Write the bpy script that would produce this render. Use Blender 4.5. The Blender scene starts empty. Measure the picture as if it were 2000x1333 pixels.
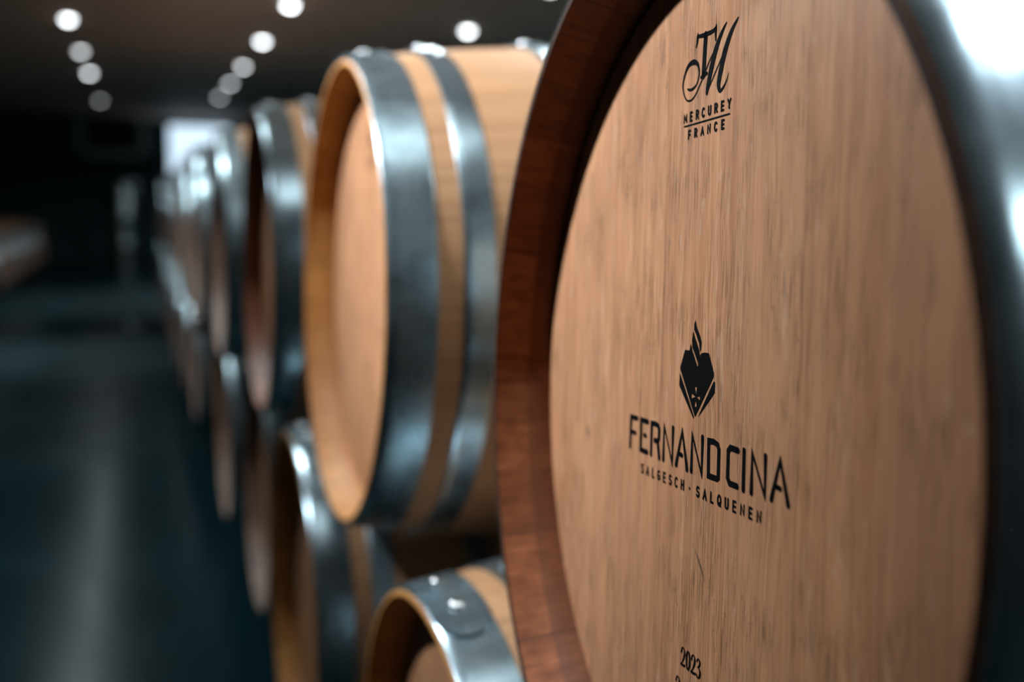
import bpy, bmesh, math, random
from mathutils import Vector, Matrix

scene = bpy.context.scene
COL = scene.collection
PI = math.pi
random.seed(7)

# ------------------------------------------------------------------ camera
EYE = 1.2                                   # eye height above the cellar floor
YAW, PITCH, ROLL = 0.33444, 0.12638, 0.0131
F_PX = 2085.6                               # focal length for a 2000 px wide frame
fw = Vector((math.sin(YAW)*math.cos(PITCH), math.cos(YAW)*math.cos(PITCH), -math.sin(PITCH)))
r0 = Vector((math.cos(YAW), -math.sin(YAW), 0))
u0 = r0.cross(fw)
rt = r0*math.cos(ROLL) + u0*math.sin(ROLL)
up = u0*math.cos(ROLL) - r0*math.sin(ROLL)
cam_d = bpy.data.cameras.new('camera')
cam = bpy.data.objects.new('camera', cam_d)
COL.objects.link(cam)
m = Matrix((rt, up, -fw)).transposed().to_4x4()
m.translation = (0, 0, EYE)
cam.matrix_world = m
cam_d.sensor_width = 36
cam_d.lens = 36*F_PX/2000
cam_d.clip_start = 0.02
cam_d.dof.use_dof = True
cam_d.dof.focus_distance = 0.615
cam_d.dof.aperture_fstop = 2.9
scene.camera = cam

# ------------------------------------------------------------------ view, world
vs = scene.view_settings
vs.view_transform = 'Standard'
vs.look = 'None'
vs.gamma = 1
vs.use_curve_mapping = False
vs.exposure = 0.0
world = bpy.data.worlds.new('cellar_air')
scene.world = world
world.use_nodes = True
bg = world.node_tree.nodes['Background']
bg.inputs[0].default_value = (0.17, 0.18, 0.18, 1)
bg.inputs[1].default_value = 0.08
scene.cycles.sample_clamp_indirect = 4
scene.cycles.diffuse_bounces = 2
scene.cycles.use_denoising = True

# lamp table: row x, [(y, light watts, lens strength)]
CEIL = EYE + 1.6
LAMPS = {   # row: (x, [(y, light watts, lens strength)])
    'over the aisle': (-0.555, [(2.95, 90, 8), (4.2, 70, 8), (6.3, 32, 8), (8.4, 20, 8), (10.52, 12, 12), (12.69, 8, 5.5), (14.78, 10, 9), (18.71, 6, 2.5)]),
    'over the barrel stack': (1.20, [(-1.45, 45, 1), (0.65, 38, 8), (2.75, 34, 8), (4.85, 80, 8), (6.95, 80, 8), (9.05, 60, 16), (11.15, 35, 13), (13.27, 25, 7), (15.2, 25, 5.5), (17.24, 20, 4)]),
    'beyond the barrel stack': (2.9, [(-0.8, 110, 1), (1.3, 120, 8), (3.4, 50, 8), (5.5, 50, 8), (7.6, 120, 8), (9.7, 90, 13), (11.8, 60, 6), (17.55, 40, 4)]),
}
# a larger round downlight above the front edge of the stack: (x, y, watts)
EDGE_LAMP = (0.12, 0.92, 18)
# unseen spotlights: one set by the rim shadow, one added to brighten the hoop: (x, y, watts, aim, cone)
SPOTS = [(-1.25, 1.5, 615, (0.27, 1.22, 1.75), 52, 'small round unseen ceiling spotlight across the aisle turned onto the lettered barrel'),
         (1.25, 0.1, 170, (0.32, 0.32, 1.33), 36, 'unseen ceiling spotlight added to brighten the top hoop of the lettered barrel')]
SPOT_ANGLE, SPOT_BLEND = 165, 0.5
LIGHT_COL = (0.90, 1.0, 1.02)

# ------------------------------------------------------------------ node helper
class NT:
    def __init__(self, name):
        self.m = bpy.data.materials.new(name)
        self.m.use_nodes = True
        self.t = self.m.node_tree
        self.bsdf = self.t.nodes['Principled BSDF']
    def node(self, typ, **kw):
        n = self.t.nodes.new(typ)
        for k, v in kw.items():
            setattr(n, k, v)
        return n
    def link(self, a, b):
        self.t.links.new(a, b)
    def put(self, sock, v):
        if isinstance(v, bpy.types.NodeSocket):
            self.link(v, sock)
        elif v is not None:
            sock.default_value = v
    def math(self, op, a, b=None, c=None, clamp=False):
        n = self.node('ShaderNodeMath', operation=op, use_clamp=clamp)
        self.put(n.inputs[0], a)
        if b is not None: self.put(n.inputs[1], b)
        if c is not None: self.put(n.inputs[2], c)
        return n.outputs[0]
    def obj(self):
        tc = self.node('ShaderNodeTexCoord')
        s = self.node('ShaderNodeSeparateXYZ')
        self.link(tc.outputs['Object'], s.inputs[0])
        return s.outputs
    def rand(self):
        return self.node('ShaderNodeObjectInfo').outputs['Random']
    def vec(self, x, y, z):
        n = self.node('ShaderNodeCombineXYZ')
        for i, v in enumerate((x, y, z)): self.put(n.inputs[i], v)
        return n.outputs[0]
    def noise(self, v, scale=1.0, detail=4, rough=0.55, dist=0.0):
        n = self.node('ShaderNodeTexNoise')
        self.link(v, n.inputs['Vector'])
        n.inputs['Scale'].default_value = scale
        n.inputs['Detail'].default_value = detail
        n.inputs['Roughness'].default_value = rough
        n.inputs['Distortion'].default_value = dist
        return n.outputs['Fac']
    def white(self, w):
        n = self.node('ShaderNodeTexWhiteNoise', noise_dimensions='1D')
        self.put(n.inputs['W'], w)
        return n.outputs['Value']
    def ramp(self, fac, stops, interp='LINEAR'):
        n = self.node('ShaderNodeValToRGB')
        cr = n.color_ramp
        cr.interpolation = interp
        while len(cr.elements) < len(stops): cr.elements.new(0.5)
        for e, (p, c) in zip(cr.elements, stops):
            e.position = p
            e.color = c if len(c) == 4 else (*c, 1)
        self.link(fac, n.inputs[0])
        return n.outputs[0]
    def grey(self, fac, stops, interp='LINEAR'):
        return self.ramp(fac, [(p, (v, v, v)) for p, v in stops], interp)
    def mix(self, fac, a, b, mode='MIX'):
        n = self.node('ShaderNodeMix', data_type='RGBA', blend_type=mode)
        n.clamp_factor = True
        self.put(n.inputs[0], fac)
        for s, v in ((n.inputs[6], a), (n.inputs[7], b)):
            if isinstance(v, tuple) and len(v) == 3: v = (*v, 1)
            self.put(s, v)
        return n.outputs[2]
    def bump(self, h, strength=0.3, dist=0.001):
        n = self.node('ShaderNodeBump')
        n.inputs['Strength'].default_value = strength
        n.inputs['Distance'].default_value = dist
        self.link(h, n.inputs['Height'])
        self.link(n.outputs[0], self.bsdf.inputs['Normal'])
    def out(self, color=None, rough=None, metal=None, spec=None):
        for k, v in (('Base Color', color), ('Roughness', rough), ('Metallic', metal), ('Specular IOR Level', spec)):
            if isinstance(v, tuple) and len(v) == 3: v = (*v, 1)
            self.put(self.bsdf.inputs[k], v)
        return self.m

# ------------------------------------------------------------------ materials
def mat_head():
    n = NT('oak_head')
    X, Y, Z = n.obj()
    rnd = n.rand()
    t = n.math('MULTIPLY_ADD', Y, -1/0.6, 0.5)               # 0..1 across the head, left to right
    joints = [-215, -134, -52, 41, 112, 179, 240]
    tones = [0.42, 0.62, 0.5, 0.38, 0.6, 0.46, 0.55, 0.4]
    pos = [0] + [(j/1000)/0.6 + 0.5 for j in joints]
    board = n.grey(t, list(zip(pos, tones)), 'CONSTANT')
    js = [(0, 0)]
    for p in pos[1:]:
        js += [(p-0.0016, 0), (p, 1), (p+0.0016, 0)]
    jline = n.grey(t, js)
    off = n.math('ADD', n.math('MULTIPLY', board, 37.0), n.math('MULTIPLY', rnd, 9.0))
    wob = n.noise(n.vec(n.math('MULTIPLY', Y, 9), n.math('MULTIPLY', Z, 5), off), 1, 2)
    yw = n.math('MULTIPLY_ADD', wob, 0.012, Y)
    g1 = n.noise(n.vec(n.math('MULTIPLY', yw, 120), n.math('MULTIPLY', Z, 3.5), off), 1, 5, 0.6)
    g2 = n.noise(n.vec(n.math('MULTIPLY', yw, 520), n.math('MULTIPLY', Z, 9), off), 1, 3, 0.6)
    pore = n.noise(n.vec(n.math('MULTIPLY', yw, 1300), n.math('MULTIPLY', Z, 34), off), 1, 2, 0.5)
    dots = n.noise(n.vec(n.math('MULTIPLY', Y, 800), n.math('MULTIPLY', Z, 260), off), 1, 2, 0.5)
    clus = n.noise(n.vec(n.math('MULTIPLY', Y, 26), n.math('MULTIPLY', Z, 13), off), 1, 3, 0.6, 0.6)
    ray = n.noise(n.vec(n.math('MULTIPLY', yw, 170), n.math('MULTIPLY', Z, 26), n.math('ADD', off, 3.3)), 1, 2, 0.5, 1.1)
    blot = n.noise(n.vec(n.math('MULTIPLY', Y, 14), n.math('MULTIPLY', Z, 5), n.math('ADD', off, 8.1)), 1, 3, 0.5)
    c = n.ramp(n.math('ADD', n.math('MULTIPLY', g1, 0.55), n.math('MULTIPLY', g2, 0.45)),
               [(0.3, (0.33, 0.130, 0.056)), (0.5, (0.52, 0.238, 0.111)), (0.68, (0.68, 0.34, 0.170))])
    c = n.mix(n.math('MULTIPLY', n.math('SUBTRACT', board, 0.36), 1.2), c, (0.62, 0.32, 0.17))
    c = n.mix(n.grey(blot, [(0.42, 0), (0.70, 0.55)]), c, (0.40, 0.185, 0.10))
    pm = n.math('MULTIPLY', n.grey(pore, [(0.50, 0), (0.60, 1)]), n.grey(clus, [(0.42, 0.12), (0.60, 0.85)]))
    dm = n.math('MULTIPLY', n.grey(dots, [(0.60, 0), (0.66, 1)]), n.grey(clus, [(0.50, 0.0), (0.60, 0.55)]))
    pm = n.math('MAXIMUM', pm, dm)
    c = n.mix(pm, c, (0.19, 0.095, 0.045))
    rm = n.math('MULTIPLY', n.grey(ray, [(0.60, 0), (0.70, 1)]), 0.2)
    c = n.mix(rm, c, (0.72, 0.53, 0.38))
    c = n.mix(n.math('MULTIPLY', jline, 0.55), c, (0.16, 0.08, 0.04))
    # two dark mineral flecks in the oak
    for (fx, fz, dx, lx, lz) in ((-0.180, -0.0355, -0.3, 0.0026, 0.006), (0.0115, -0.0895, -0.9, 0.0022, 0.009)):
        yy = n.math('ADD', Y, fx)
        zz = n.math('SUBTRACT', Z, fz)
        yy = n.math('MULTIPLY_ADD', zz, dx, yy)
        yy = n.math('MULTIPLY_ADD', n.math('SUBTRACT', g1, 0.5), 0.005, yy)
        dd = n.math('ADD', n.math('POWER', n.math('ABSOLUTE', n.math('DIVIDE', yy, lx)), 2), n.math('POWER', n.math('ABSOLUTE', n.math('DIVIDE', zz, lz)), 2))
        c = n.mix(n.math('MULTIPLY', n.grey(dd, [(0.1, 1), (1.0, 0)]), 0.8), c, (0.06, 0.045, 0.035))
    n.bump(n.math('ADD', n.math('MULTIPLY', g2, 0.6), n.math('MULTIPLY', pm, -0.8)), 0.35, 0.0006)
    return n.out(c, 0.55, 0, 0.35)

def stave_angle(n):
    X, Y, Z = n.obj()
    a = n.math('ARCTAN2', Y, Z)
    k = n.math('MULTIPLY', a, 30/(2*PI))
    # staves are not all one width
    k = n.math('ADD', k, n.math('MULTIPLY', n.math('SINE', n.math('MULTIPLY', a, 7)), 0.28))
    idx = n.math('FLOOR', k)
    fr = n.math('FRACT', k)
    edge = n.math('ABSOLUTE', n.math('SUBTRACT', fr, 0.5))
    return X, Y, Z, a, idx, edge

def mat_stave():
    n = NT('oak_stave')
    X, Y, Z, a, idx, edge = stave_angle(n)
    tint = n.white(n.math('ADD', idx, n.math('MULTIPLY', n.rand(), 77)))
    arc = n.math('MULTIPLY', a, 0.33)
    off = n.math('MULTIPLY', tint, 31)
    g = n.noise(n.vec(n.math('MULTIPLY', X, 4), n.math('MULTIPLY', arc, 130), off), 1, 5, 0.6)
    g2 = n.noise(n.vec(n.math('MULTIPLY', X, 14), n.math('MULTIPLY', arc, 600), off), 1, 3)
    c = n.ramp(n.math('ADD', n.math('MULTIPLY', g, 0.6), n.math('MULTIPLY', g2, 0.4)),
               [(0.3, (0.28, 0.14, 0.062)), (0.52, (0.40, 0.215, 0.105)), (0.72, (0.48, 0.28, 0.15))])
    c = n.mix(n.math('MULTIPLY', tint, 0.4), c, (0.42, 0.21, 0.095))
    c = n.mix(n.math('MULTIPLY', n.grey(edge, [(0.478, 0), (0.497, 1)]), 0.7), c, (0.12, 0.06, 0.03))
    n.bump(g2, 0.25, 0.0006)
    return n.out(c, 0.55, 0, 0.3)

def mat_chime(name, lo, mid, hi, groove, rim_dark=0.0):
    n = NT(name)
    X, Y, Z, a, idx, edge = stave_angle(n)
    tint = n.white(n.math('ADD', idx, n.math('MULTIPLY', n.rand(), 77)))
    arc = n.math('MULTIPLY', a, 0.3)
    off = n.math('MULTIPLY', tint, 31)
    g = n.noise(n.vec(n.math('MULTIPLY', X, 30), n.math('MULTIPLY', arc, 260), off), 1, 5, 0.6, 0.3)
    g2 = n.noise(n.vec(n.math('MULTIPLY', X, 60), n.math('MULTIPLY', arc, 55), n.math('ADD', off, 5)), 1, 3)
    c = n.ramp(n.math('ADD', n.math('MULTIPLY', g, 0.6), n.math('MULTIPLY', g2, 0.4)), [(0.3, lo), (0.5, mid), (0.7, hi)])
    dark = n.math('MULTIPLY', n.grey(tint, [(0.0, 0.0), (1.0, 0.6)]), 1.0)
    c = n.mix(dark, c, lo)
    c = n.mix(n.math('MULTIPLY', n.grey(edge, [(0.478, 0), (0.497, 1)]), 0.7), c, groove)
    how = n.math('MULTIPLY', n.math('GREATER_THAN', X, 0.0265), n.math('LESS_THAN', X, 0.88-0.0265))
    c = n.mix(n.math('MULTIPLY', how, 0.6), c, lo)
    rim = n.math('MAXIMUM', n.math('LESS_THAN', X, 0.0008), n.math('GREATER_THAN', X, 0.88-0.0008))
    c = n.mix(n.math('MULTIPLY', rim, rim_dark), c, (0.012, 0.008, 0.006))     # shade painted onto the flat face of the rim
    n.bump(g, 0.3, 0.0006)
    return n.out(c, 0.5, 0, 0.35)

def mat_steel(name, base, hi, r0, r1, metal=1.0, spread=0.0):
    n = NT(name)
    dr = r1-r0
    X, Y, Z = n.obj()
    rnd = n.math('MULTIPLY', n.rand(), 23)
    a = n.math('MULTIPLY', n.math('ARCTAN2', Y, Z), 0.3)
    s = n.noise(n.vec(n.math('MULTIPLY', X, 16), n.math('MULTIPLY', a, 22), rnd), 1, 5, 0.6, 0.4)
    s2 = n.noise(n.vec(n.math('MULTIPLY', X, 320), n.math('MULTIPLY', a, 8), rnd), 1, 3)
    sc = n.noise(n.vec(n.math('MULTIPLY', X, 55), n.math('MULTIPLY', a, 60), rnd), 1, 2)
    c = n.ramp(s, [(0.35, base), (0.65, hi)])
    c = n.mix(n.math('MULTIPLY', n.grey(sc, [(0.68, 0), (0.74, 1)]), 0.45), c, (0.12, 0.13, 0.13))
    r0 = n.math('MULTIPLY_ADD', n.rand(), spread, r0-spread/2)
    r = n.math('MULTIPLY_ADD', n.math('ADD', n.math('MULTIPLY', s, 0.6), n.math('MULTIPLY', s2, 0.4)), dr, r0)
    n.bump(n.math('ADD', s, n.math('MULTIPLY', s2, 0.3)), 0.12, 0.001)
    return n.out(c, r, metal)

def mat_plain(name, col, rough=0.5, metal=0.0, spec=0.5, var=0.15, scale=12):
    n = NT(name)
    X, Y, Z = n.obj()
    s = n.noise(n.vec(X, Y, Z), scale, 4)
    c = n.ramp(s, [(0.3, tuple(v*(1-var) for v in col)), (0.7, tuple(v*(1+var) for v in col))])
    return n.out(c, rough, metal, spec)

def mat_emit(name, col, strength):
    n = NT(name)
    n.out((0.8, 0.8, 0.8), 0.4)
    n.bsdf.inputs['Emission Color'].default_value = (*col, 1)
    n.bsdf.inputs['Emission Strength'].default_value = strength
    return n.m

def mat_floor():
    n = NT('polished_concrete')
    X, Y, Z = n.obj()
    s = n.noise(n.vec(X, Y, Z), 1.3, 5, 0.6)
    f = n.noise(n.vec(X, Y, Z), 35, 3)
    slab = n.math('FLOOR', n.math('DIVIDE', Y, 2.6))
    tone = n.white(slab)
    fr = n.math('ABSOLUTE', n.math('SUBTRACT', n.math('FRACT', n.math('DIVIDE', Y, 2.6)), 0.5))
    c = n.ramp(s, [(0.3, (0.002, 0.013, 0.018)), (0.7, (0.004, 0.021, 0.027))])
    c = n.mix(n.math('MULTIPLY', tone, 0.5), c, (0.009, 0.018, 0.021))
    c = n.mix(n.grey(fr, [(0.494, 0), (0.498, 1)]), c, (0.006, 0.010, 0.012))
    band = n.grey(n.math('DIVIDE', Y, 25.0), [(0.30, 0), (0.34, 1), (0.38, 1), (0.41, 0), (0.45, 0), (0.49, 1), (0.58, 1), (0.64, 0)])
    c = n.mix(n.math('MULTIPLY', band, 0.6), c, (0.05, 0.10, 0.115))       # lit bands of the far floor, painted in as paler strips
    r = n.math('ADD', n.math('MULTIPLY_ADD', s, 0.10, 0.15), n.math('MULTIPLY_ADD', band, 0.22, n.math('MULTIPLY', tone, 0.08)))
    n.bump(f, 0.08, 0.002)
    n.bsdf.inputs['Specular Tint'].default_value = (0.45, 0.9, 1.0, 1)
    return n.out(c, r, 0, 0.07)

def mat_ceiling():
    n = NT('brown_plaster')
    X, Y, Z = n.obj()
    s = n.noise(n.vec(n.math('MULTIPLY', X, 0.6), n.math('MULTIPLY', Y, 2.2), Z), 1, 4)
    f = n.noise(n.vec(X, Y, Z), 28, 3)
    c = n.ramp(s, [(0.3, (0.66, 0.49, 0.41)), (0.7, (0.80, 0.60, 0.50))])
    n.bump(f, 0.2, 0.004)
    return n.out(c, 0.7, 0, 0.3)

M_HEAD = mat_head()
M_STAVE = mat_stave()
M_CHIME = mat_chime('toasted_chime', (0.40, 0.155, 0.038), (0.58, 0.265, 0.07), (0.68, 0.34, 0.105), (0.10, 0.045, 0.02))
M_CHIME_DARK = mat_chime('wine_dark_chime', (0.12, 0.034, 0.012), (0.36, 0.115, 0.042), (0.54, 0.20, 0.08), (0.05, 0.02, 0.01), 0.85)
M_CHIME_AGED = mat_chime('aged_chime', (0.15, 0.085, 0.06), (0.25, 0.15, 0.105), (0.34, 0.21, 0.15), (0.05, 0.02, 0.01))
M_HOOP = mat_steel('galvanised_hoop', (0.27, 0.36, 0.40), (0.40, 0.51, 0.56), 0.20, 0.35, 0.9, 0.16)
M_RIVET = mat_steel('rivet_steel', (0.62, 0.64, 0.64), (0.75, 0.77, 0.77), 0.2, 0.35)
M_INK = mat_plain('burned_black_ink', (0.0025, 0.003, 0.0035), 0.7, 0, 0.05)
M_BROWN_INK = mat_plain('brown_brand', (0.08, 0.035, 0.014), 0.6, 0, 0.25)
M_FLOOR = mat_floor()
M_CEIL = mat_ceiling()
M_WALL = mat_plain('dark_wall', (0.05, 0.10, 0.115), 0.75, 0, 0.3)
M_BEAM = mat_plain('dark_timber', (0.05, 0.035, 0.025), 0.7, 0, 0.3)
M_TRIM = mat_plain('white_enamel', (0.30, 0.30, 0.30), 0.4, 0, 0.5)
M_TANK = mat_steel('tank_steel', (0.35, 0.42, 0.43), (0.5, 0.58, 0.58), 0.25, 0.4)
M_DARK = mat_plain('black_metal', (0.012, 0.014, 0.015), 0.5, 0, 0.4)
M_FRAME = mat_plain('grey_metal_frame', (0.55, 0.68, 0.70), 0.45, 0, 0.5)

# ------------------------------------------------------------------ object helpers
def link(name, bm, mats, parent=None, smooth=True, angle=None):
    me = bpy.data.meshes.new(name)
    bmesh.ops.recalc_face_normals(bm, faces=bm.faces)
    bm.to_mesh(me)
    bm.free()
    for mt in (mats if isinstance(mats, (list, tuple)) else [mats]):
        me.materials.append(mt)
    o = bpy.data.objects.new(name, me)
    COL.objects.link(o)
    if smooth:
        for p in me.polygons: p.use_smooth = True
        me.set_sharp_from_angle(angle=math.radians(angle or 28))
    if parent: o.parent = parent
    return o

def thing(name, loc, label, cat, group=None):
    o = bpy.data.objects.new(name, None)
    o.empty_display_size = 0.05
    COL.objects.link(o)
    o.location = loc
    tag(o, label, cat, group)
    return o

def tag(o, label, cat, group=None):
    o['label'] = label
    o['category'] = cat
    if group: o['group'] = group

def box(bm, lo, hi, bevel=0.0):
    vs_ = bmesh.ops.create_cube(bm, size=1)['verts']
    for v in vs_:
        v.co = Vector([lo[i] + (v.co[i]+0.5)*(hi[i]-lo[i]) for i in range(3)])
    if bevel:
        es = list({e for v in vs_ for e in v.link_edges})
        bmesh.ops.bevel(bm, geom=es, offset=bevel, segments=2, affect='EDGES')

def revolve(bm, prof, n=128, closed=False, mats=None):
    """prof: [(s, r)] turned round the X axis."""
    rings = []
    for s, r in prof:
        rings.append([bm.verts.new((s, r*math.sin(2*PI*k/n), r*math.cos(2*PI*k/n))) for k in range(n)])
    m_ = len(prof)
    for i in range(m_ if closed else m_-1):
        a, b = rings[i], rings[(i+1) % m_]
        for k in range(n):
            f = bm.faces.new((a[k], a[(k+1) % n], b[(k+1) % n], b[k]))
            if mats: f.material_index = mats[i]
    return rings

# ------------------------------------------------------------------ structure
def struct(name, lo, hi, mt):
    bm = bmesh.new()
    box(bm, lo, hi)
    o = link(name, bm, mt, smooth=False)
    o['kind'] = 'structure'
    return o
YF, YB, XL, XR = 22.6, -3.5, -4.4, 5.2
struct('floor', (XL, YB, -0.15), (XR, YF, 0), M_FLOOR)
struct('ceiling', (XL, YB, CEIL), (XR, YF, CEIL+0.15), M_CEIL)
struct('wall_far', (XL, YF, 0), (XR, YF+0.2, CEIL), M_WALL)
struct('wall_left', (XL-0.2, YB, 0), (XL, YF, CEIL), M_WALL)
struct('wall_right', (XR, YB, 0), (XR+0.2, YF, CEIL), M_WALL)

# ------------------------------------------------------------------ barrel meshes (axis = +X, front rim at x = 0)
LEN, RC, RB = 0.88, 0.2985, 0.3385
def r_out(s):
    return RB - (RB-RC)*abs(2*s/LEN-1)**2
def bm_staves():
    bm = bmesh.new()
    outer = [(0.0015, RC-0.0012)] + [(s, r_out(s)) for s in [0.004+(LEN-0.008)*i/28 for i in range(29)]] + [(LEN-0.0015, RC-0.0012)]
    inn_f = [(0.0, RC-0.003), (0.0, RC-0.0065), (0.0255, 0.2845), (0.0275, 0.2835), (0.0445, 0.2765), (0.052, 0.2755), (0.052, 0.268)]
    inn_b = [(LEN-s, r) for s, r in reversed(inn_f)]
    prof = outer + inn_b + inn_f[::-1]
    # order: outer front->back, back inner from rim inwards, then front inner from inside to rim
    inn_b2 = [(LEN-s, r) for s, r in inn_f]
    prof = outer + inn_b2 + list(reversed(inn_f))
    n_o, n_b = len(outer), len(inn_b2)
    mats = [0]*(n_o-1) + [1]*(n_b+1) + [1]*len(inn_f)
    revolve(bm, prof, 144, closed=True, mats=mats[:len(prof)])
    return bm
def bm_head(s0, s1):
    bm = bmesh.new()
    r = 0.2762
    prof = [(s0+0.004, r), (s0+0.0006, r-0.0035), (s0, r-0.006), (s0, 0.20), (s0, 0.12), (s0, 0.05)]
    rings = revolve(bm, prof, 144)
    bm.faces.new(rings[-1])
    back = [bm.verts.new((s1, v.co.y, v.co.z)) for v in rings[0]]
    for k in range(144):
        bm.faces.new((rings[0][k], back[k], back[(k+1) % 144], rings[0][(k+1) % 144]))
    bm.faces.new(back[::-1])
    return bm
HOOPS = [('chime_hoop', 0.0008, 0.055), ('quarter_hoop', 0.083, 0.117), ('bilge_hoop', 0.225, 0.262)]
def bm_hoop(a, b, lap_mid=0.0):
    bm = bmesh.new()
    t = 0.0019
    prof = []
    for s, d in ((a, 0.0002), (a, t-0.0005), (a+0.0006, t)):
        prof.append((s, r_out(s)+d))
    for i in range(1, 4):
        s = a+(b-a)*i/4
        prof.append((s, r_out(s)+t))
    for s, d in ((b-0.0006, t), (b, t-0.0005), (b, 0.0002)):
        prof.append((s, r_out(s)+d))
    revolve(bm, prof, 144, closed=True)
    # riveted overlap: a second thickness whose end is rounded
    half = (b-a)/2
    mid = (a+b)/2
    def end(u, sgn):            # u in -1..1 across the hoop
        return math.radians(sgn*(4.2+7.0*math.sqrt(max(0, 1-u*u)))) if sgn > 0 else math.radians(-26)
    nu, nv = 13, 18
    top, bot = [], []
    for i in range(nu):
        u = -1+2*i/(nu-1)
        s = mid+u*(half-0.0008)
        e0, e1 = end(u, -1), end(u, 1)
        rt_, rb_ = [], []
        for j in range(nv):
            th = e0+(e1-e0)*j/(nv-1)
            rr = r_out(s)+t
            fade = min(1, j/4)
            rt_.append(bm.verts.new((s, -(rr+0.0002+0.0026*fade)*math.sin(th), (rr+0.0002+0.0026*fade)*math.cos(th))))
            rb_.append(bm.verts.new((s, -(rr-0.0004)*math.sin(th), (rr-0.0004)*math.cos(th))))
        top.append(rt_); bot.append(rb_)
    for i in range(nu-1):
        for j in range(nv-1):
            bm.faces.new((top[i][j], top[i+1][j], top[i+1][j+1], top[i][j+1]))
            bm.faces.new((bot[i][j], bot[i][j+1], bot[i+1][j+1], bot[i+1][j]))
    ring = [(0, j) for j in range(nv)] + [(i, nv-1) for i in range(1, nu)] + [(nu-1, j) for j in range(nv-2, -1, -1)] + [(i, 0) for i in range(nu-2, 0, -1)]
    for k in range(len(ring)):
        p, q = ring[k], ring[(k+1) % len(ring)]
        bm.faces.new((top[p[0]][p[1]], top[q[0]][q[1]], bot[q[0]][q[1]], bot[p[0]][p[1]]))
    return bm
def bm_rivet(s, deg):
    bm = bmesh.new()
    rr = r_out(s)+0.0043
    th = math.radians(deg)
    nrm = Vector((0, -math.sin(th), math.cos(th)))
    base = Vector((s, 0, 0)) + nrm*rr
    t1 = Vector((1, 0, 0)); t2 = nrm.cross(t1)
    prev = None
    prof = [(0.0078, -0.001), (0.0078, 0.0008), (0.007, 0.003), (0.005, 0.0046), (0.0024, 0.0053)]
    rings = []
    for r, h in prof:
        rings.append([bm.verts.new(base + nrm*h + t1*(r*math.cos(2*PI*k/20)) + t2*(r*math.sin(2*PI*k/20))) for k in range(20)])
    for a, b in zip(rings, rings[1:]):
        for k in range(20):
            bm.faces.new((a[k], a[(k+1) % 20], b[(k+1) % 20], b[k]))
    bm.faces.new(rings[-1]); bm.faces.new(rings[0][::-1])
    return bm

# ------------------------------------------------------------------ printed marks (millimetres on the head, x right, y up)
HEAD_S = 0.0428
def stroke_bm(bm, pts, w, depth, caps=True, lift=0.0):
    """flat ribbon along pts; w a width or a list of widths (mm)."""
    P = [Vector((p[0], p[1])) for p in pts]
    Wd = [w]*len(P) if isinstance(w, (int, float)) else list(w)
    x0 = HEAD_S-0.0003-lift
    def V(p): return bm.verts.new((x0, -p.x/1000, p.y/1000))
    closed = (P[0]-P[-1]).length < 1e-6 and len(P) > 2
    L_, R_ = [], []
    n = len(P)
    for i in range(n):
        if closed and i in (0, n-1):
            a, b = P[-2], P[1]
        else:
            a, b = P[max(0, i-1)], P[min(n-1, i+1)]
        d0 = (P[i]-a); d1 = (b-P[i])
        if d0.length < 1e-9: d0 = d1
        if d1.length < 1e-9: d1 = d0
        d0 = d0.normalized(); d1 = d1.normalized()
        n0 = Vector((-d0.y, d0.x)); n1 = Vector((-d1.y, d1.x))
        mm = (n0+n1)
        if mm.length < 0.35: mm = n0
        mm = mm.normalized()
        k = min(1/max(0.45, mm.dot(n0)), 1.7)
        L_.append(P[i]+mm*(Wd[i]/2*k)); R_.append(P[i]-mm*(Wd[i]/2*k))
    lv, rv = [V(p) for p in L_], [V(p) for p in R_]
    for i in range(n-1):
        bm.faces.new((lv[i], rv[i], rv[i+1], lv[i+1]))
    if caps and not closed:
        for i in (0, n-1):
            r = Wd[i]/2
            if r > 0.05:
                c = P[i]
                bm.faces.new([V(c+Vector((math.cos(2*PI*k/14), math.sin(2*PI*k/14)))*r) for k in range(14)])

def smooth_pts(pts, vals=None, it=3):
    """Catmull-Rom refinement of a polyline and its widths."""
    P = [Vector(p) for p in pts]
    W = list(vals) if vals else None
    out, ow = [], []
    n = len(P)
    for i in range(n-1):
        p0, p1, p2, p3 = P[max(0, i-1)], P[i], P[i+1], P[min(n-1, i+2)]
        for k in range(it):
            t = k/it
            q = 0.5*((2*p1)+(p2-p0)*t+(2*p0-5*p1+4*p2-p3)*t*t+(3*p1-p0-3*p2+p3)*t**3)
            out.append(q)
            if W: ow.append(W[i]*(1-t)+W[i+1]*t)
    out.append(P[-1])
    if W: ow.append(W[-1])
    return out, ow

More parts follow.
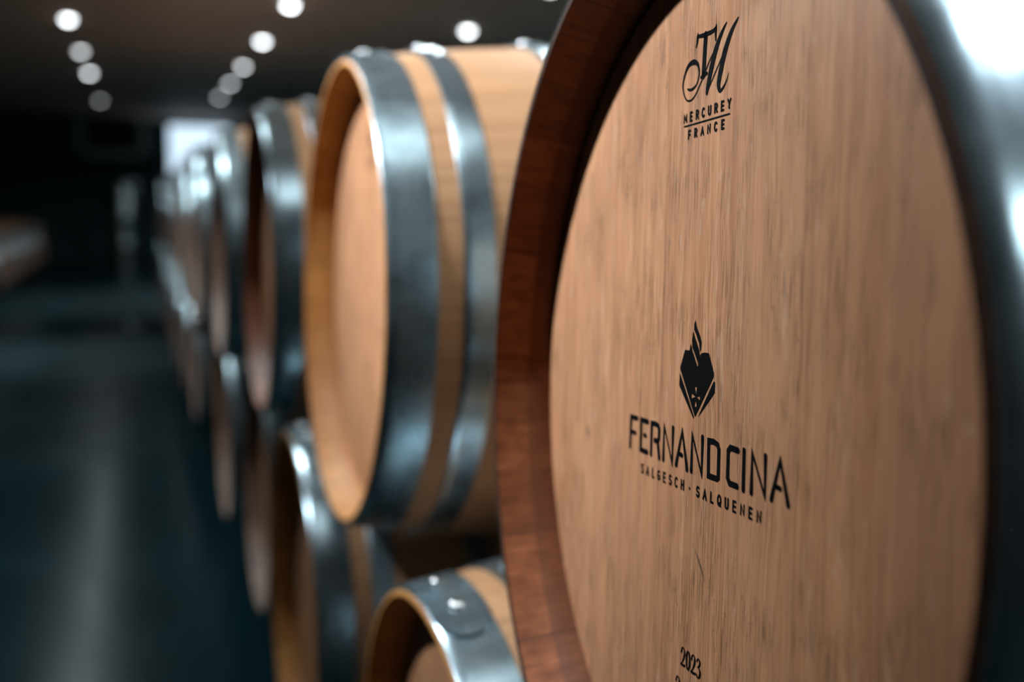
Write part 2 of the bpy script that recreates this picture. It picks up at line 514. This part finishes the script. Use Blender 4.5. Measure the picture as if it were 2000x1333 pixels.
ARC = lambda cx, cy, rx, ry, a0, a1, n=10: [(cx+rx*math.cos(math.radians(a0+(a1-a0)*i/n)), cy+ry*math.sin(math.radians(a0+(a1-a0)*i/n))) for i in range(n+1)]
GLYPH = {   # unit cell: width 0.62, height 1
    'A': [[(0, 0), (0.31, 1), (0.62, 0)], [(0.12, 0.33), (0.50, 0.33)]],
    'C': [ARC(0.32, 0.5, 0.30, 0.5, 48, 312, 16)],
    'E': [[(0.54, 1), (0.06, 1), (0.06, 0), (0.54, 0)], [(0.06, 0.52), (0.48, 0.52)]],
    'F': [[(0.54, 1), (0.08, 1), (0.08, 0)], [(0.08, 0.50), (0.46, 0.50)]],
    'G': [ARC(0.32, 0.5, 0.30, 0.5, 48, 300, 16) + [(0.6, 0.16), (0.6, 0.46), (0.36, 0.46)]],
    'H': [[(0.05, 0), (0.05, 1)], [(0.57, 0), (0.57, 1)], [(0.05, 0.52), (0.57, 0.52)]],
    'L': [[(0.1, 1), (0.1, 0), (0.55, 0)]],
    'M': [[(0.02, 0), (0.02, 1), (0.31, 0.3), (0.60, 1), (0.60, 0)]],
    'N': [[(0.05, 0), (0.05, 1), (0.57, 0), (0.57, 1)]],
    'Q': [ARC(0.31, 0.5, 0.30, 0.5, 0, 360, 22), [(0.38, 0.24), (0.60, -0.04)]],
    'R': [[(0.06, 0), (0.06, 1), (0.34, 1)] + ARC(0.34, 0.75, 0.24, 0.25, 75, -75, 8) + [(0.34, 0.5), (0.06, 0.5)], [(0.32, 0.5), (0.58, 0)]],
    'S': [ARC(0.31, 0.745, 0.25, 0.255, 40, 250, 10) + ARC(0.31, 0.255, 0.26, 0.255, 80, -150, 10)],
    'U': [[(0.05, 1), (0.05, 0.3)] + ARC(0.31, 0.3, 0.26, 0.3, 190, 350, 10) + [(0.57, 0.3), (0.57, 1)]],
    'Y': [[(0.02, 1), (0.31, 0.48), (0.60, 1)], [(0.31, 0.48), (0.31, 0)]],
}
def write(bm, text, x0, x1, y0, h, w, cw=0.8, lift=0.0):
    """letters between x0 and x1 (mm), evenly spaced, ink width w."""
    n = len(text)
    gw = 0.62*cw*h
    step = (x1-x0-gw)/(n-1)
    for i, ch in enumerate(text):
        gx = 1.12 if ch in 'MN' else 1.0
        for k, st in enumerate(GLYPH[ch]):
            stroke_bm(bm, [(x0+step*i+((p[0]-0.31)*gx+0.31)*cw*h, y0+w/2+p[1]*(h-w)) for p in st], w*0.95 if ch in 'MN' else w, 0, lift=lift+0.00001*k)

FERN = [[[-87.0, -14.1], [-97.1, -14.2], [-97.7, -34.6]], [[-96.4, -24.0], [-89.0, -24.3]], [[-69.1, -14.3], [-79.9, -14.2], [-79.7, -34.1], [-68.9, -34.4]], [[-74.7, -23.7], [-71.8, -24.0]], [[-62.7, -34.8], [-62.7, -14.4], [-57.0, -14.2], [-52.6, -14.8], [-51.1, -17.0], [-51.2, -22.8], [-53.0, -24.9], [-57.5, -24.9]], [[-53.0, -24.9], [-49.8, -35.3]], [[-43.5, -35.2], [-43.4, -13.8], [-30.4, -35.6], [-30.4, -13.5]], [[-24.6, -35.5], [-17.2, -13.8], [-9.3, -36.0]], [[-20.4, -28.0], [-16.8, -28.5]], [[-3.5, -35.9], [-3.4, -14.0], [10.1, -35.9], [10.0, -13.9]], [[18.0, -14.8], [24.4, -14.5], [29.1, -15.5], [30.8, -18.0], [30.9, -34.1], [29.2, -35.0], [18.7, -35.0], [18.0, -14.8]], [[53.0, -15.3], [44.3, -15.0], [41.9, -17.1], [42.0, -32.2], [44.4, -34.9], [53.1, -35.1]], [[59.7, -14.3], [60.1, -35.7]], [[68.8, -35.6], [68.7, -14.3], [82.9, -35.2], [82.4, -13.9]], [[89.5, -35.2], [97.0, -13.8], [106.0, -35.2]], [[93.9, -27.8], [97.9, -28.3]]]
EMB = [[[-16.5, 36.1], [-10.4, 35.9], [-8.9, 40.3], [-7.0, 36.3], [-3.6, 32.2], [0.4, 27.2], [1.5, 27.3], [1.1, 29.3], [-2.6, 33.6], [-6.6, 37.9], [-7.4, 42.4], [-6.0, 47.9], [-4.5, 45.1], [-0.8, 40.7], [2.2, 36.9], [3.5, 32.2], [4.0, 34.0], [5.9, 35.3], [10.0, 35.9], [14.8, 35.8], [21.5, 25.1], [21.5, 22.6], [-0.5, -3.1], [-22.2, 23.5], [-22.5, 25.1]], [[21.9, 19.8], [23.4, 20.1], [23.4, 13.6], [2.9, -3.2]], [[-23.0, 21.7], [-23.3, 13.8], [-2.6, -4.4], [-2.0, -3.2]], [[-3.8, 54.6], [-5.1, 51.6], [-4.9, 48.6], [-1.1, 44.7], [2.0, 40.8], [3.6, 35.9], [4.6, 37.5], [5.0, 41.5], [3.0, 45.1], [-1.4, 50.0]], [[-2.1, 14.9], [-0.8, 14.6], [1.2, 15.0], [0.0, 9.9]], [[-5.9, 10.4], [-0.9, 8.9], [-6.2, 7.2]], [[1.1, 9.0], [5.1, 10.0], [5.3, 7.3]], [[-0.3, 7.3], [1.3, 3.9], [0.1, 2.6], [-1.6, 3.6]]]

def bm_winery_lettering():
    bm = bmesh.new()
    for i, st in enumerate(FERN):
        stroke_bm(bm, st, 3.5 if len(st) > 2 or abs(st[0][1]-st[1][1]) > 5 else 3.0, 0, lift=0.00001*(i % 3))
    write(bm, 'SALGESCH', -77.8, -13.0, -49.8, 7.0, 1.4, 0.86)
    write(bm, 'SALQUENEN', 4.2, 79.6, -50.2, 7.0, 1.4, 0.86)
    bm.faces.new([bm.verts.new((HEAD_S-0.0003, -(-5.0+0.85*math.cos(k*PI/8))/1000, (-46.7+0.85*math.sin(k*PI/8))/1000)) for k in range(16)])
    return bm

def emblem_mesh():
    cu = bpy.data.curves.new('emblem_outline', 'CURVE')
    cu.dimensions = '2D'
    cu.fill_mode = 'BOTH'
    for poly in EMB:
        sp = cu.splines.new('POLY')
        sp.points.add(len(poly)-1)
        for p, (x, y) in zip(sp.points, poly): p.co = (x/1000, y/1000, 0, 1)
        sp.use_cyclic_u = True
    tmp = bpy.data.objects.new('emblem_outline', cu)
    COL.objects.link(tmp)
    dg = bpy.context.evaluated_depsgraph_get()
    me = bpy.data.meshes.new_from_object(tmp.evaluated_get(dg))
    bpy.data.objects.remove(tmp)
    bpy.data.curves.remove(cu)
    for v in me.vertices:
        x, y = v.co.x, v.co.y
        v.co = (HEAD_S-0.0003, -x, y)
    me.materials.clear()
    return me

def bm_cooper_mark():
    bm = bmesh.new()
    # script M with its curled lead-in, then the roman T laid over it
    swash = [(-24.0, 194.6), (-21.8, 193.5), (-16.8, 193.2), (-11.4, 195.3), (-8.6, 200.9), (-10.8, 206.5), (-15.8, 209.0), (-22.8, 208.5), (-27.5, 204.5), (-30.5, 198.1), (-28.6, 192.1), (-25.0, 188.0), (-21.3, 186.8), (-17.1, 187.0), (-12.4, 189.3), (-7.2, 193.9), (-3.4, 197.4), (4.7, 206.1), (12.7, 212.1)]
    wid = [0.6, 1.6, 1.6, 1.1, 1.2, 2.4, 3.3, 2.7, 2.1, 1.6, 1.3, 1.2, 1.1, 1.0, 1.0, 1.0, 1.0, 0.9, 0.5]
    p, w = smooth_pts(swash, wid, 4)
    stroke_bm(bm, p, w, 0)
    for st, wd in (
        ([(24.5, 223.4), (18.0, 218.0), (11.6, 210.0), (7.0, 200.9), (3.1, 190.8), (2.0, 187.1)], [0.5, 3.0, 4.7, 4.9, 3.8, 1.9]),
        ([(2.6, 188.6), (8.1, 193.5), (14.2, 199.5), (24.8, 209.5)], [0.8, 0.9, 0.9, 0.7]),
        ([(38.0, 222.8), (30.4, 216.9), (23.7, 208.0), (19.3, 198.5), (16.7, 190.8), (17.8, 186.6), (20.1, 186.0), (24.3, 188.5), (27.2, 191.7), (28.5, 194.5)], [0.7, 3.4, 4.9, 4.9, 4.2, 2.8, 1.8, 1.2, 0.9, 0.4]),
    ):
        p, w = smooth_pts(st, wd, 5)
        stroke_bm(bm, p, w, 0, lift=0.00002)
    for st, wd in (
        ([(-11.6, 224.9), (-11.9, 222.8), (-12.5, 219.6), (-13.5, 217.1)], [1.0, 2.8, 1.9, 0.8]),
        ([(-11.9, 223.2), (-7, 222.6), (-1.7, 222.2), (4, 222.0), (8.2, 222.1), (11.6, 223.4)], [1.8, 2.4, 2.6, 2.5, 2.2, 1.6]),
        ([(11.8, 225.0), (11.3, 222.8), (11.2, 219.6), (11.6, 215.9)], [0.7, 2.5, 1.9, 0.9]),
        ([(-1.4, 221.8), (-2.2, 210), (-3.0, 198.8)], [4.6, 4.5, 4.4]),
        ([(-5.9, 198.0), (-2, 198.7), (1.6, 199.2)], [1.8, 2.3, 1.8]),
    ):
        stroke_bm(bm, st, wd, 0, lift=0.00004)
    write(bm, 'MERCUREY', -27.2, 32.0, 173.7, 6.2, 1.35, 0.86)
    write(bm, 'FRANCE', -21.0, 25.0, 163.2, 6.0, 1.35, 0.86)
    stroke_bm(bm, [(-27.0, 172.0), (31.2, 171.0)], 0.9, 0)
    return bm

D2 = ([(0.2, 8.2), (0.9, 10.4), (2.5, 11.3), (4.1, 10.5), (4.7, 8.6), (4.0, 6.0), (2.2, 3.0), (0.3, 0.7)], [1.2, 0.8, 0.7, 1.0, 1.5, 1.3, 0.8, 0.6])
def digit(bm, ch, x, y):
    def put(st, wd, lift=0.0):
        p, w = smooth_pts(st, wd, 4)
        stroke_bm(bm, [(x+q.x, y+q.y) for q in p], [v*1.3 for v in w], 0, lift=lift)
    if ch == '2':
        put(*D2)
        put([(0.1, 0.7), (2.6, 0.7), (5.1, 1.0), (5.5, 2.2)], [1.2, 1.3, 1.1, 0.3], 0.00002)
    elif ch == '0':
        put(ARC(2.6, 5.7, 2.2, 5.5, 90, 450, 16), [0.7+0.9*abs(math.cos(2*PI*k/16+PI/2)) for k in range(17)])
    elif ch == '3':
        put([(0.4, 9.4), (1.4, 10.9), (2.8, 11.2), (4.1, 10.0), (3.9, 8.0), (2.0, 6.2)], [0.9, 0.7, 0.7, 1.3, 1.2, 0.6])
        put([(1.8, 6.3), (3.6, 5.8), (4.7, 4.2), (4.5, 1.9), (3.0, 0.3), (1.4, 0.2), (0.3, 1.2)], [0.6, 0.8, 1.4, 1.5, 0.8, 0.7, 1.2], 0.00002)
def bm_vintage():
    bm = bmesh.new()
    for k, ch in enumerate('2023'):
        digit(bm, ch, -9.6+6.9*k, -155.8)
    digit(bm, '2', -15.8, -175.6)
    return bm

# ------------------------------------------------------------------ one barrel with its parts
def frame_matrix(cx, cy, cz, yaw=0.0, tilt=0.0, roll=0.0):
    n = Vector((math.cos(yaw)*math.cos(tilt), math.sin(yaw)*math.cos(tilt), math.sin(tilt)))
    a = n.cross(Vector((0, 0, 1))).normalized()
    b = a.cross(n)
    mm = Matrix((n, -a, b)).transposed().to_4x4()
    mm = mm @ Matrix.Rotation(-roll, 4, 'X')
    mm.translation = (cx, cy, cz)
    return mm

def build_barrel(chime, rivets=True):
    t = thing('wine_barrel', (0, 0, 0), '', 'barrel')
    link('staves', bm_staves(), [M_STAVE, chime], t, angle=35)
    link('head', bm_head(HEAD_S, HEAD_S+0.02), M_HEAD, t, angle=40)
    link('head', bm_head(LEN-HEAD_S, LEN-HEAD_S-0.02), M_HEAD, t, angle=40)
    for nm, a, b in HOOPS:
        for back in (False, True):
            a_, b_ = (LEN-b, LEN-a) if back else (a, b)
            h = link(nm, bm_hoop(a_, b_), M_HOOP, t, angle=40)
            if rivets and not back:
                for deg in (-11.3, 1.8):
                    link('rivet', bm_rivet((a_+b_)/2, deg), M_RIVET, h)
    return t

def copy_tree(o, parent=None):
    c = o.copy()
    COL.objects.link(c)
    if parent: c.parent = parent
    for ch in o.children:
        copy_tree(ch, c)
    return c

ORD = ['first', 'second', 'third', 'fourth', 'fifth', 'sixth', 'seventh', 'eighth', 'ninth', 'tenth', 'eleventh', 'twelfth',
       'thirteenth', 'fourteenth', 'fifteenth', 'sixteenth', 'seventeenth', 'eighteenth']
near = build_barrel(M_CHIME_DARK)
near.matrix_world = frame_matrix(0.26585, 0.55571, EYE-0.11891, -0.04926, -0.03227, 0.0768)
tag(near, 'large oak barrel nearest the camera, printed with black winery lettering and heart emblem', 'barrel', 'oak barrels in the upper tier')
face = [c for c in near.children if c.name.startswith('head')][0]
face['label'] = 'pale oak head printed with black marks'
o = link('cooper_mark', bm_cooper_mark(), M_INK, face, smooth=False); o['label'] = 'black script monogram over MERCUREY FRANCE'
o = link('winery_lettering', bm_winery_lettering(), M_INK, face, smooth=False); o['label'] = 'black FERNAND CINA and SALGESCH SALQUENEN lettering'
em = emblem_mesh(); em.materials.append(M_INK)
o = bpy.data.objects.new('heart_emblem', em); COL.objects.link(o); o.parent = face; o['label'] = 'black faceted flaming heart emblem with small cross'
o = link('vintage_print', bm_vintage(), M_INK, face, smooth=False); o['label'] = 'black printed year 2023'

proto = build_barrel(M_CHIME)
proto.matrix_world = frame_matrix(0.24067, 1.39495, EYE-0.11794, -0.00265, -0.01811, -0.02)
tag(proto, 'upper oak barrel behind the lettered barrel, orange chime and two broad grey hoops showing', 'barrel', 'oak barrels in the upper tier')
pface = [c for c in proto.children if c.name.startswith('head')][0]
low_src = copy_tree(proto); plain = copy_tree(proto)                                # kept without a print, becomes the third barrel
o = link('cooper_mark', bm_cooper_mark(), M_BROWN_INK, pface, smooth=False); o['label'] = 'brown branded cooper mark'

far_src = None
def strip_rivets(o):
    for ch in list(o.children):
        for g in list(ch.children):
            bpy.data.objects.remove(g)
UX = [None, None, 0.21525, 0.192, 0.172, 0.165, 0.19, 0.20, 0.185, 0.21, 0.19, 0.20, 0.18, 0.21, 0.195, 0.2]
LX = [None, 0.2447, 0.22326, 0.243, 0.224, 0.268, 0.212, 0.20, 0.185, 0.175, 0.19, 0.17, 0.20, 0.18, 0.19, 0.18]
rng = random.Random(3)
def jig(a): return rng.uniform(-a, a)
# upper tier
for k in range(2, 16):
    if k == 2:
        o = plain
        st = [c for c in o.children if c.name.startswith('staves')][0]
        st.data = st.data.copy()
        st.data.materials[1] = M_CHIME_DARK
    elif k == 3:
        o = copy_tree(low_src); strip_rivets(o); far_src = o
        st = [c for c in o.children if c.name.startswith('staves')][0]
        st.data = st.data.copy()
        st.data.materials[1] = M_CHIME_AGED
    else: o = copy_tree(far_src)
    y = 2.18537 if k == 2 else 2.18537+0.80*(k-2)
    o.matrix_world = frame_matrix(UX[k], y, EYE-0.119, jig(0.006), 0, jig(0.12))
    lab = {2: 'third upper oak barrel, with dark chime and pale grey hoop, behind the orange-chimed one'}.get(
        k, f'blurred oak barrel in the upper tier, {ORD[k]} from the camera along the aisle')
    tag(o, lab, 'barrel', 'oak barrels in the upper tier')
# lower tier
for k in range(0, 16):
    o = low_src if k == 1 else copy_tree(low_src) if k == 2 else copy_tree(far_src)
    y = {0: 0.13, 1: 0.9599, 2: 1.78119}.get(k, 1.78119+0.80*(k-2))
    x = 0.262 if k < 1 else LX[k]
    roll = {1: -0.055, 2: -0.15}.get(k, jig(0.15))
    o.matrix_world = frame_matrix(x, y, EYE-0.6835, -0.045 if k < 1 else 0, -0.03 if k < 1 else 0, roll)
    lab = {0: 'lower oak barrel directly beneath the lettered barrel',
           1: 'lower oak barrel with riveted pale steel hoop lap, beside the lettered barrel',
           2: 'lower oak barrel with wide grey hoop, beneath the orange-chimed upper barrel'}.get(
        k, f'blurred oak barrel in the lower tier, {ORD[k]} from the camera along the aisle')
    tag(o, lab, 'barrel', 'oak barrels in the lower tier')
# single tier across the aisle, heads turned to the aisle
for k in range(8):
    o = copy_tree(far_src)
    o.matrix_world = frame_matrix(-1.46+jig(0.02), 12.9+0.82*k, EYE-0.6835, PI+jig(0.01), 0, jig(0.15))
    tag(o, f'dim oak barrel across the aisle, {ORD[k]} of that row from the camera', 'barrel', 'oak barrels across the aisle')

# ------------------------------------------------------------------ timber rails under the lower tiers
RAIL_TOP = EYE-0.6835-0.336
for nm, x, y0, y1, lab in (
    ('support_beam', 0.52, -0.3, 14.2, 'dark timber rail under the front halves of the lower barrels beside the aisle'),
    ('support_beam', 0.80, -0.3, 14.2, 'dark timber rail under the back halves of the lower barrels'),
    ('support_beam', -1.77, 12.5, 19.1, 'dark timber rail under the aisle ends of the barrels across the aisle'),
    ('support_beam', -2.03, 12.5, 19.1, 'dark timber rail under the wall ends of the barrels across the aisle')):
    bm = bmesh.new()
    box(bm, (x-0.045, y0, 0), (x+0.045, y1, RAIL_TOP), 0.006)
    o = link(nm, bm, M_BEAM)
    tag(o, lab, 'beam', 'timber barrel rails')

# ------------------------------------------------------------------ ceiling downlights
def bm_ring():
    bm = bmesh.new()
    prof = [(0.046, 0), (0.062, 0), (0.062, -0.004), (0.058, -0.009), (0.048, -0.009), (0.046, -0.004)]
    n = 32
    rings = [[bm.verts.new((r*math.cos(2*PI*k/n), r*math.sin(2*PI*k/n), z)) for k in range(n)] for r, z in prof]
    for i in range(len(prof)):
        a, b = rings[i], rings[(i+1) % len(prof)]
        for k in range(n):
            bm.faces.new((a[k], a[(k+1) % n], b[(k+1) % n], b[k]))
    return bm
def bm_lens():
    bm = bmesh.new()
    n = 24
    rings = []
    for i in range(6):
        a = i/6*PI/2
        rings.append([bm.verts.new((0.045*math.cos(a)*math.cos(2*PI*k/n), 0.045*math.cos(a)*math.sin(2*PI*k/n), -0.003-0.034*math.sin(a))) for k in range(n)])
    for a, b in zip(rings, rings[1:]):
        for k in range(n):
            bm.faces.new((a[k], a[(k+1) % n], b[(k+1) % n], b[k]))
    bm.faces.new(rings[-1]); bm.faces.new(rings[0][::-1])
    return bm
def downlight(x, y, watts, strength, label, group, aim=None, cone=SPOT_ANGLE, blend=SPOT_BLEND, size=1.0):
    t = thing('ceiling_downlight', (x, y, CEIL), label, 'ceiling light', group)
    link('trim_ring', bm_ring(), M_TRIM, t)
    link('lens', bm_lens(), mat_emit('lamp_lens', (0.93, 0.975, 1.0), strength), t)
    ld = bpy.data.lights.new('lamp_light', 'SPOT')
    ld.energy = watts
    ld.color = (0.92, 1.0, 1.08) if aim else LIGHT_COL
    ld.spot_size = math.radians(cone)
    ld.spot_blend = blend
    ld.shadow_soft_size = 0.05*size
    lo = bpy.data.objects.new('lamp_light', ld)
    COL.objects.link(lo)
    lo.parent = t
    lo.location = (0, 0, -0.06)
    t.scale = (size, size, 1)
    if aim:
        d = Vector(aim) - Vector((x, y, CEIL-0.06))
        lo.rotation_euler = d.to_track_quat('-Z', 'Y').to_euler()
for row, (x, items) in LAMPS.items():
    for k, (y, watts, strength) in enumerate(items):
        downlight(x, y, watts, strength, f'{"large" if y < 0 else "small"} round white ceiling downlight {row}, {ORD[k]} of its row from the camera', 'ceiling downlights ' + row, size=6.0 if y < 0 else 1.0)
downlight(EDGE_LAMP[0], EDGE_LAMP[1], EDGE_LAMP[2], 1, 'large round ceiling downlight above the heads of the two nearest upper barrels', None, size=9.0)
for x, y, watts, aim, cone, lab in SPOTS:
    downlight(x, y, watts, 8, lab, None, aim, cone, 1.0)

# ------------------------------------------------------------------ things on and before the far wall
t = thing('wall_screen', (1.17, YF, EYE+1.0), 'bright bluish white rectangular screen glowing on the far wall behind the barrel stack', 'screen')
bm = bmesh.new()
box(bm, (-0.62, -0.05, -0.52), (0.62, 0, 0.52), 0.01)
link('screen_case', bm, M_DARK, t)
bm = bmesh.new()
box(bm, (-0.58, -0.054, -0.48), (0.58, -0.049, 0.48))
link('screen_panel', bm, mat_emit('screen_glow', (0.64, 0.83, 1.0), 1.35), t, smooth=False)

t = thing('wall_unit', (-0.47, YF, EYE+1.22), 'dark boxy unit with dim grey frame high on the far wall', 'wall unit')
bm = bmesh.new()
box(bm, (-0.5, -0.25, -0.26), (0.5, 0, 0.33), 0.01)
link('unit_body', bm, M_DARK, t)
for nm, lo, hi in (('side_frame', (-0.66, -0.28, -0.30), (-0.5, 0, 0.36)), ('side_frame', (0.5, -0.28, -0.30), (0.66, 0, 0.36)), ('lower_frame', (-0.5, -0.28, -0.40), (0.5, 0, -0.26))):
    bm = bmesh.new(); box(bm, lo, hi, 0.008); link(nm, bm, M_FRAME, t)

t = thing('steel_drum', (-0.28, 20.5, 0), 'dim upright steel drum standing at the far end of the aisle', 'drum')
def bm_turn(prof, n=40):
    bm = bmesh.new()
    rings = [[bm.verts.new((r*math.cos(2*PI*k/n), r*math.sin(2*PI*k/n), z)) for k in range(n)] for r, z in prof]
    for a, b in zip(rings, rings[1:]):
        for k in range(n):
            bm.faces.new((a[k], a[(k+1) % n], b[(k+1) % n], b[k]))
    bm.faces.new(rings[-1]); bm.faces.new(rings[0][::-1])
    return bm
link('drum_shell', bm_turn([(0.24, 0), (0.25, 0.01), (0.25, 0.4), (0.256, 0.42), (0.25, 0.44), (0.25, 0.9), (0.256, 0.92), (0.25, 0.94), (0.25, 1.42), (0.24, 1.45)]), M_TANK, t)
link('lid', bm_turn([(0.262, 1.45), (0.262, 1.49), (0.2, 1.55), (0.06, 1.58)]), M_TANK, t)
